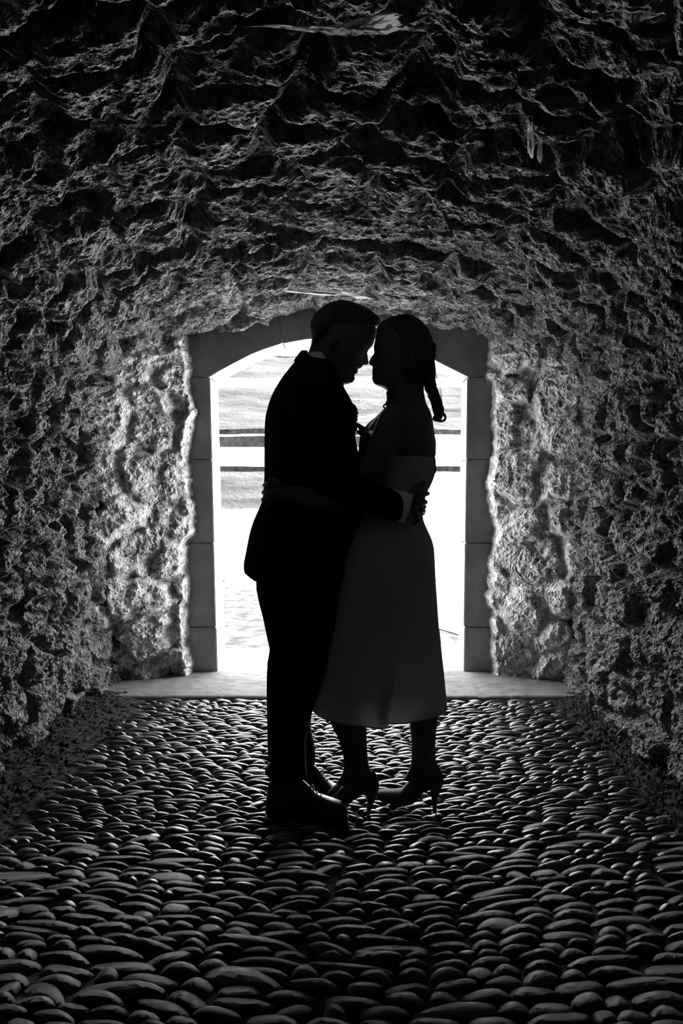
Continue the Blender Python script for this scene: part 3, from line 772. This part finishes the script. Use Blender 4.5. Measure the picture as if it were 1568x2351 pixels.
# ================================================================ the woman
YW = 2.86
wom = empty('person', (X(905, 2.86), 2.86, 0.0), label='person on the right in a pale midi dress and heels, hair in a low ponytail', cat='person')
wh_front = [(724, 930), (728, 903), (734, 887), (740, 877), (747, 869), (754, 864.5), (765, 864.5), (773, 862.5), (780, 861), (790, 859), (798, 857.2), (803, 857.6), (808, 858.3), (812, 856.5), (818, 853.5), (823, 849), (827, 846.8), (831, 846), (835.5, 846), (838, 848.5), (839.6, 853), (842, 855.5), (846, 855.4), (849.5, 854.2), (852, 853.8), (854, 855.2), (856, 853.6), (859, 854), (861.5, 855.8), (865, 854), (868, 853.6), (873, 854.4), (878, 856.3), (882, 859.5), (885, 864), (888, 871), (891, 879), (895, 885), (899, 891), (902, 894), (906, 896)]
wh_back = [(724, 936), (730, 950), (740, 960), (755, 970), (775, 977), (800, 979), (825, 976), (850, 974), (880, 973), (906, 973)]
wh_base = [(724, 930), (740, 878), (755, 866), (775, 862), (800, 861), (820, 861), (840, 862), (860, 861), (877, 861), (885, 867), (890, 879), (899, 892), (906, 897)]
wh_w = [(724, .010), (728, .030), (736, .048), (750, .062), (770, .070), (795, .072), (820, .069), (845, .062), (865, .054), (882, .047), (895, .046), (906, .047)]
wh_s = [(724, .05), (790, .045), (806, .012), (825, .0095), (838, .014), (842, .018), (850, .021), (862, .020), (875, .022), (890, .03), (906, .04)]
parts = [head(wh_front, wh_back, wh_base, wh_w, YW, -1, wh_s, (0, 0, 809))]
for sd in (-1, 1): parts += ear_part(935, 822, YW+sd*.072, sd, -1, 0)
parts += [tube([(928, 870, YW, .050, .048), (936, 905, YW, .050, .052), (938, 935, YW, .056, .07)], 16, 26)]
parts += [hloft([(905, 900, 974, .050), (925, 902, 978, .062), (936, 897, 983, .095), (948, 882, 988, .130), (963, 868, 992, .155), (980, 860, 994.5, .166), (995, 856, 996.5, .166), (1020, 850, 1000.5, .158), (1040, 848, 1000.5, .150), (1058, 838, 996, .142), (1090, 846, 992, .130), (1112, 850, 983, .122), (1150, 852, 969, .118), (1175, 858, 966, .122), (1200, 840, 972, .138), (1240, 812, 985, .158), (1300, 800, 990, .165), (1350, 805, 985, .155), (1385, 815, 975, .14)], 110, 56, YW)]
# near arm round his waist
parts += [tube([(902, 968, 2.735, .050), (878, 1020, 2.715, .044), (845, 1090, 2.705, .038), (818, 1142, 2.705, .036), (770, 1152, 2.700, .038), (710, 1141, 2.690, .031), (664, 1130, 2.70, .024)], 40, 20)]
parts += hand_parts((660, 1130, 2.70), (634, 1130, 2.715), [
    [(618, 1112, 2.735), (610, 1112, 2.77), (606.5, 1114, 2.81)],
    [(616, 1125, 2.73), (608, 1128, 2.77), (604.5, 1131, 2.82)],
    [(617, 1138, 2.73), (608, 1143, 2.76), (603.5, 1147, 2.80)],
    [(622, 1150, 2.72), (613, 1158, 2.735), (607.5, 1165, 2.755)]],
    [(645, 1118, 2.70), (634, 1106, 2.70), (624, 1102, 2.715), (617, 1103, 2.73)], wr=.023, pr=(.013, .034), fr=.0074)
# far arm raised, hand on his chest
parts += [tube([(902, 968, 2.99, .050), (880, 1040, 3.01, .044), (850, 1100, 3.01, .040), (843, 1055, 2.99, .034), (841, 1012, 2.965, .026), (841, 1000, 2.96, .023)], 36, 18)]
parts += hand_parts((844, 1006, 2.96), (836, 994, 2.945), [
    [(826, 982, 2.93), (822.5, 977, 2.925), (820.5, 974, 2.92)],
    [(830, 982, 2.94), (826, 978, 2.94), (823, 976, 2.94)],
    [(834, 984, 2.955), (830, 980, 2.96), (827, 979, 2.96)],
    [(838, 987, 2.97), (835, 983, 2.975), (832, 981, 2.98)]],
    [(838, 998, 2.93), (828, 996, 2.915), (824, 992, 2.905)], wr=.021, pr=(.012, .030), fr=.0068)
# shoulder line towards the far arm
parts += [tube([(905, 962, 2.98, .040), (878, 972, 2.985, .034), (856, 985, 2.975, .027), (843, 998, 2.96, .022)], 20, 16)]
parts += [tube([(905, 952, YW, .04, .10), (880, 972, YW, .035, .11), (865, 985, YW, .03, .11)], 14, 20)]
# legs
parts += [hloft([(1300, 800, 905, .082, 2.80), (1400, 795, 900, .080, 2.80), (1500, 772, 872, .068, 2.80), (1560, 757, 850, .056, 2.80), (1600, 751, 838, .052, 2.80), (1628, 751, 838, .052, 2.80), (1662, 760, 840.8, .052, 2.80), (1697, 777.4, 842, .045, 2.80), (1720, 783.5, 842.8, .040, 2.80), (1738, 788.4, 844.5, .036, 2.80), (1758, 789.5, 847, .034, 2.81), (1772, 787, 852, .034, 2.82), (1785, 781, 858, .034, 2.83), (1800, 771, 862, .034, 2.84)], 70, 32)]
parts += [hloft([(1300, 885, 992, .082, 2.92), (1400, 895, 1000, .080, 2.92), (1500, 915, 1012, .068, 2.90), (1560, 928, 1010, .056, 2.89), (1600, 936, 1009, .053, 2.88), (1628, 939, 1008, .052, 2.87), (1653, 939.7, 1004.5, .050, 2.865), (1697, 943.6, 1000, .043, 2.86), (1720, 944.5, 999.3, .038, 2.86), (1738, 944.6, 999.7, .035, 2.86), (1753, 943, 1003, .034, 2.86), (1765, 940, 1007, .034, 2.86), (1775, 935, 1011, .034, 2.865), (1790, 925, 1012, .034, 2.87)], 70, 32)]
# feet inside the pumps
parts += [tube([(848, 1795, 2.83, .028), (812, 1805, 2.86, .026, .03), (782, 1825, 2.905, .019, .034), (762, 1832, 2.93, .012, .028)], 20, 16)]
parts += [tube([(1000, 1785, 2.86, .026), (960, 1798, 2.88, .026, .03), (918, 1828, 2.90, .019, .034), (888, 1830, 2.915, .011, .026)], 20, 16)]
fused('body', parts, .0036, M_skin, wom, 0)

# dress: bodice and skirt, wrapped with a free front panel
def dress():
    rows = [(1052, 840, 998.5, .149), (1060, 840, 999.5, .148), (1078, 842, 997.5, .142), (1092, 845, 995, .138), (1112, 848, 987.5, .131), (1135, 850, 978.5, .127), (1150, 850, 974, .126), (1165, 852, 972.5, .128), (1178, 840, 969.8, .133), (1190, 830, 970.5, .140), (1205, 818, 975.5, .150), (1222, 808, 983, .160), (1240, 800, 990.5, .169), (1259, 792, 995, .175), (1290, 784, 997, .180), (1320, 779, 998.3, .182), (1370, 770, 1001.5, .188), (1421, 762, 1005, .195), (1507, 746, 1014.8, .208), (1560, 735, 1020, .216), (1614, 721, 1024.8, .226), (1621, 719, 1025, .227)]
    n, k = 120, 180; A = interp(rows, n); R = []
    for i, (py, l, r, hd) in enumerate(A):
        wrap = np.clip((py-1400)/120, 0, 1)
        # angle: starts under the overlap at the slit and comes round to it again
        x_s = X(891, 2.65)
        xc, a = (X(l, YW)+X(r, YW))/2, (X(r, YW)-X(l, YW))/2
        c0 = np.clip((x_s-xc)/a, -.9, .9); t0 = -math.acos(c0)
        th = np.linspace(t0-.16, t0+2*math.pi, k)      # goes from hidden under-layer round the back to the front panel edge
        u = np.linspace(0, 1, k)
        rad = 1+.045*wrap*np.clip((u-.55)/.45, 0, 1)**1.5+.02*(1-wrap)
        fold = 1+wrap*(.012*np.sin(th*9+1)+.010*np.sin(th*5+2.2))
        x = xc+a*np.cos(th)*(1+(rad-1)*.5)*(1+(fold-1)*np.abs(np.sin(th))); y = YW+hd*np.sin(th)*rad*fold
        drop = -.012*np.clip((u-.75)/.25, 0, 1)*np.clip((py-1500)/110, 0, 1)
        lift = .075*np.clip(-np.cos(th)*1.3-.1, 0, 1)**1.5*np.clip((1092-py)/40, 0, 1)
        R.append(np.stack([x+.02*lift/.075, y, Z(py, YW)+drop+lift], -1))
    R = np.array(R)
    Q = [[i*k+j, i*k+j+1, (i+1)*k+j+1, (i+1)*k+j] for i in range(n-1) for j in range(k-1)]
    o = mesh('dress', R.reshape(-1, 3), Q, M_dress)
    keep(o, wom); o['label'] = 'pale strapless lace-patterned dress with wrapped skirt'
    # zip at the back of the bodice
    z = plain('zipper', join([tube([(998.5, 1055, YW, .0028), (999.3, 1070, YW, .0024), (996, 1092, YW, .0024), (985, 1120, YW, .002)], 14, 8),
                              tube([(999.6, 1068, YW, .0022), (999.8, 1080, YW, .0030), (999.6, 1086, YW, .0018)], 8, 8)]), M_leather, None)
    z.parent = o
    # hem band
    hb = join([tube3([[*R[-1][j], .0028] for j in range(0, k, 3)], 120, 6)])
    h = plain('hem', hb, M_dress, None); h.parent = o
    st = plain('shoulder_strap', join([tube([(868, 1010, YW+s_*.07, .004), (872, 975, YW+s_*.10, .004), (884, 948, YW+s_*.115, .004), (915, 935, YW+s_*.12, .004), (960, 950, YW+s_*.11, .004), (992, 1010, YW+s_*.08, .004), (997, 1054, YW+s_*.05, .004)], 30, 8) for s_ in (1,)]), M_dress, None)
    st.parent = o
dress()

# hair: smooth crown, ponytail and loose curls
hf = [(722.6, 929), (726, 908), (731, 892), (736, 883), (741, 874.5), (748, 869.5), (756, 868), (768, 872), (782, 880), (800, 888), (822, 896), (850, 903), (885, 912)]
hb = [(722.6, 937), (725, 946), (729, 954), (736, 964.5), (745, 974), (755, 981.5), (765, 987), (775, 990.8), (785, 993.6), (800, 995), (812, 994.5), (822, 990), (832, 986), (850, 982), (885, 974)]
hw = [(722.6, .012), (727, .036), (736, .056), (750, .070), (770, .077), (800, .080), (825, .077), (850, .070), (885, .058)]
rows = [(py, np.interp(py, *zip(*hf)), np.interp(py, *zip(*hb)), np.interp(py, *zip(*hw))) for py in np.linspace(722.6, 885, 44)]
crown = hloft(rows, 90, 90, YW)
V = crown[0]; ang = np.arctan2(V[:, 1]-YW, V[:, 0]-X(930, YW))
V[:, 0] += .0016*np.sin(ang*34+V[:, 2]*40)*np.cos(ang); V[:, 1] += .0022*np.sin(ang*34+V[:, 2]*40)*np.sin(ang)
hair = plain('hair', crown, M_hair, wom, 'dark hair smoothed back over the crown')
def sub_of(o, par):
    o.parent = par; return o
core = [tube([(980, 812, YW, .020), (984, 832, YW, .0215, .028), (985, 854, YW, .0235, .028), (984, 868, YW, .0225, .028), (989, 890, YW, .021, .025), (997, 910, YW, .020, .023), (1003, 932, YW, .019, .022), (1005, 950, YW, .015, .018), (1001, 963, YW, .008)], 40, 20)]
pony = [core[0]]
for i in range(34):
    ph = rr.uniform(0, 6.28); rad = rr.uniform(9, 14.5); yo = rr.uniform(.008, .022); pts = []
    lo_ = rr.uniform(945, 968)
    for py in np.linspace(822, lo_, 13):
        cx = np.interp(py, [818, 840, 868, 892, 915, 938, 955, 968], [982, 984, 985, 989.5, 999, 1006, 1008, 1003])
        rr_ = rad*np.interp(py, [818, 840, 900, 935, 968], [.8, 1.0, .95, .95, .5])
        a = ph+(py-822)*.055
        pts.append((cx+rr_*math.cos(a), py, YW+yo*math.sin(a), .0030*rr.uniform(.6, 1.1)))
    pony.append(tube(pts, 26, 6))
sub_of(plain('ponytail', join(pony), M_hair, None, 'low ponytail falling in loose curls'), hair)
def curl(c, r, turns, h, y, r2=.0016, a0=0, sy=.008, n=9, dx=0):
    out = []
    for q in range(n):
        pts = []; ro = rr.uniform(.82, 1.1); dz = rr.uniform(-1, 1)
        for u in np.linspace(0, 1, 15):
            a = a0+u*turns*6.283
            pts.append((c[0]+dx*u+r*ro*math.cos(a), c[1]+h*u+dz+r*ro*.8*math.sin(a), y+sy*math.sin(a+1)+rr.uniform(-.002, .002)+q*.0015, r2*rr.uniform(.5, 1.2)))
        out.append(tube(pts, 36, 5))
    return out
sub_of(plain('curl', join(curl((1012, 957), 11, 1.1, 3, YW, a0=-2.2, n=14, r2=.0024)+curl((1004, 958), 9, .9, 3, YW-.01, a0=-1.0, n=10, r2=.0024)), M_hair, None, 'curled tip of the ponytail'), hair)
sub_of(plain('curl', join(curl((889, 929), 8.5, 1.05, 6, YW-.03, a0=-1.8, n=10)+curl((897, 915), 7, .9, 8, YW-.03, a0=1.2, n=9)+
    [tube([(908+rr.uniform(-4, 4), 872, YW-.055, .003), (902+rr.uniform(-4, 6), 890, YW-.055, .004), (892+rr.uniform(-4, 9), 902, YW-.05, .0028), (898+rr.uniform(-10, 10), 914, YW-.05, .0028), (889+rr.uniform(-5, 16), 925, YW-.05, .0024), (896+rr.uniform(-6, 10), 938, YW-.05, .0016)], 26, 6) for i in range(26)]), M_hair, None, 'loose curl hanging in front of the neck'), hair)
st = []
for i in range(16):
    b0 = rr.uniform(0, 1); x0, y0 = 995+3*b0, 832+50*b0; e = rr.uniform(4, 14)
    st.append(tube([(x0, y0, YW, .0005), (x0+e*.8, y0+32, YW+rr.uniform(-.01, .01), .0005), (x0+e*1.4, y0+66, YW, .0004), (x0+e, y0+92, YW, .0003)], 18, 4))
for i in range(9):
    y0 = rr.uniform(740, 800); x0 = np.interp(y0, [740, 800], [970, 995]); e = rr.uniform(6, 30)
    st.append(tube([(x0, y0, YW, .0004), (x0+e*.7, y0-2, YW, .0003), (x0+e, y0+9, YW, .0003), (x0+e*.6, y0+20, YW, .0003)], 16, 4))
for i in range(40):
    px = rr.uniform(880, 912); top = np.interp(px, [875, 891, 909], [740, 731, 726]); st.append(tube([(px+3, top+3, YW+rr.uniform(-.02, .02), .0007), (px-2, top-1.5, YW, .0003)], 4, 4))
sub_of(plain('loose_strands', join(st), M_hair, None), hair)['kind'] = 'stuff'
hp = []
for i in range(11):
    y0 = 790+i*3.4; c = P(997.5+rr.uniform(-2, 2.2), y0, YW+rr.uniform(-.02, .02)); hp.append(ball(c, (.0045, .006, .0042), 7))
hp.append(tube([(994, 786, YW, .002), (996, 805, YW, .0022), (994, 826, YW, .002)], 10, 6))
sub_of(plain('hair_comb', join(hp), M_leaf, None, 'small beaded hair ornament'), hair)

# pumps
w1 = shoe([(748, 1828, 1834, 2.945, .006), (752, 1820, 1839, 2.942, .018), (762, 1809, 1843, 2.935, .030), (775, 1799, 1846, 2.92, .038), (790, 1797, 1846.5, 2.90, .040), (802, 1799, 1843, 2.885, .038), (816, 1800, 1831, 2.865, .034), (830, 1797, 1823, 2.85, .032), (842, 1786, 1822, 2.84, .031), (851, 1772, 1826, 2.83, .030), (857, 1765, 1826, 2.825, .027), (863, 1777, 1824, 2.82, .024), (868, 1789, 1816, 2.82, .018), (870.5, 1800, 1808, 2.82, .008)], M_suede, wom, name='high_heeled_shoe')
w2 = shoe([(863, 1822, 1826, 2.918, .006), (866, 1816, 1831, 2.917, .018), (875, 1814, 1838, 2.915, .028), (890, 1813, 1842, 2.91, .036), (905, 1813, 1846, 2.905, .039), (925, 1810, 1847, 2.90, .040), (945, 1808, 1844, 2.89, .037), (960, 1806, 1829, 2.88, .034), (973, 1801, 1815, 2.872, .032), (985, 1790, 1812, 2.865, .031), (997, 1766, 1816, 2.86, .029), (1004, 1754.5, 1816, 2.858, .026), (1011, 1765, 1812, 2.855, .022), (1016, 1775, 1802, 2.855, .015), (1018, 1784, 1792, 2.855, .006)], M_suede, wom, name='high_heeled_shoe')
h1 = plain('heel', tube([(852, 1812, 2.822, .0235, .02), (853, 1828, 2.82, .0165, .016), (850, 1846, 2.818, .010), (846.5, 1862, 2.818, .0072), (845, 1871, 2.818, .0068)], 24, 18), M_suede, None); sub_of(h1, w1)
h2 = plain('heel', tube([(1001, 1803, 2.856, .0215, .02), (999, 1818, 2.854, .0165, .016), (997.5, 1836, 2.852, .010), (998, 1854, 2.852, .0072), (998, 1862, 2.852, .0066)], 24, 18), M_suede, None); sub_of(h2, w2)

# ---------------------------------------------------------------- cobwebs hanging under the vault
def web(pxy, Y, label, thick=.004, sheen=0):
    """a sagging sheet between points of the vault: pxy is its outline, upper points touch the stone"""
    V = []; n = len(pxy); c = np.mean([P(a, b, Y) for a, b in pxy], axis=0); out = [P(a, b, Y) for a, b in pxy]
    rs = np.random.RandomState(int(pxy[0][0]))
    rings = []
    for k in range(7):
        f = 1-k/6.5
        rings.append([c+(p-c)*f+np.array([0, .05*(1-f)*(1 if i % 2 else .3)+rs.uniform(-.004, .004), .003*rs.randn()*f]) for i, p in enumerate(out)])
    V, Q, T = rings_mesh(np.array(rings), False)
    o = mesh('cobweb', V, Q, M_web); md = o.modifiers.new('s', 'SOLIDIFY'); md.thickness = .0006
    return prop(o, label=label, cat='cobweb', group='cobwebs under the vault')
def vault_Y(px, py):
    best = 3.0
    for Y in np.linspace(1.6, 5.1, 300):
        x, z = profile(np.linspace(.3, .7, 200), np.full(200, Y)); i = np.argmin(np.abs(x-X(px, Y)))
        if Z(py, Y) <= z[i]-.03: best = Y
    return best
def dens(pts, k=4):
    out = []
    for a, b in zip(pts, pts[1:]+pts[:1]):
        for i in range(k): out.append((a[0]+(b[0]-a[0])*i/k, a[1]+(b[1]-a[1])*i/k))
    return out
for pts, lab in (
    ([(560, 58), (700, 58), (790, 55), (850, 34), (925, 28), (912, 50), (940, 72), (870, 73), (780, 69), (690, 62)], 'large pale cobweb sheet hanging across the crown nearest the viewer'),
    ([(520, 285), (548, 281), (572, 280), (586, 268), (590, 286), (570, 290)], 'small bright cobweb left of centre on the upper vault'),
    ([(1090, 182), (1112, 180), (1135, 194), (1185, 200), (1140, 200), (1120, 192)], 'thin twisted cobweb on the upper right of the vault'),
    ([(1176, 384), (1215, 387), (1262, 402), (1235, 397), (1200, 391)], 'long bright cobweb strand below the pale streaks at right'),
    ([(1210, 300), (1222, 285), (1228, 330), (1224, 366), (1212, 350)], 'upright faint cobweb patch, leftmost of two on the right of the vault'),
    ([(1236, 310), (1246, 318), (1245, 375), (1236, 372)], 'upright narrow cobweb patch, rightmost of two on the right of the vault'),
    ([(1400, 22), (1470, 21), (1530, 30), (1500, 31), (1460, 26)], 'faint cobweb streak in the top right corner'),
    ([(1448, 464), (1490, 470), (1528, 498), (1500, 480), (1474, 474)], 'curved cobweb near the right edge of the vault'),
    ([(567, 583), (582, 566), (608, 560), (590, 572)], 'small triangular cobweb left of centre above the doorway'),
    ([(908, 527), (950, 520), (976, 528), (944, 526)], 'cobweb sliver right of centre above the two people'),
    ([(1104, 566), (1140, 574), (1168, 586), (1130, 578)], 'bright cobweb sliver to the right above the door frame'),
    ([(700, 628), (730, 622), (738, 634), (716, 632)], 'tiny bright cobweb just above the taller person'),
    ([(612, 664), (700, 664), (790, 668), (865, 688), (800, 680), (700, 674)], 'broad bright cobweb directly over the taller person\'s head'),
    ([(1306, 604), (1332, 604), (1334, 612), (1318, 608)], 'small cobweb low on the right shoulder of the vault')):
    cx = np.mean([p[0] for p in pts]); cy = min(p[1] for p in pts)
    web(dens(pts), vault_Y(cx, cy)-.10, lab)
#END
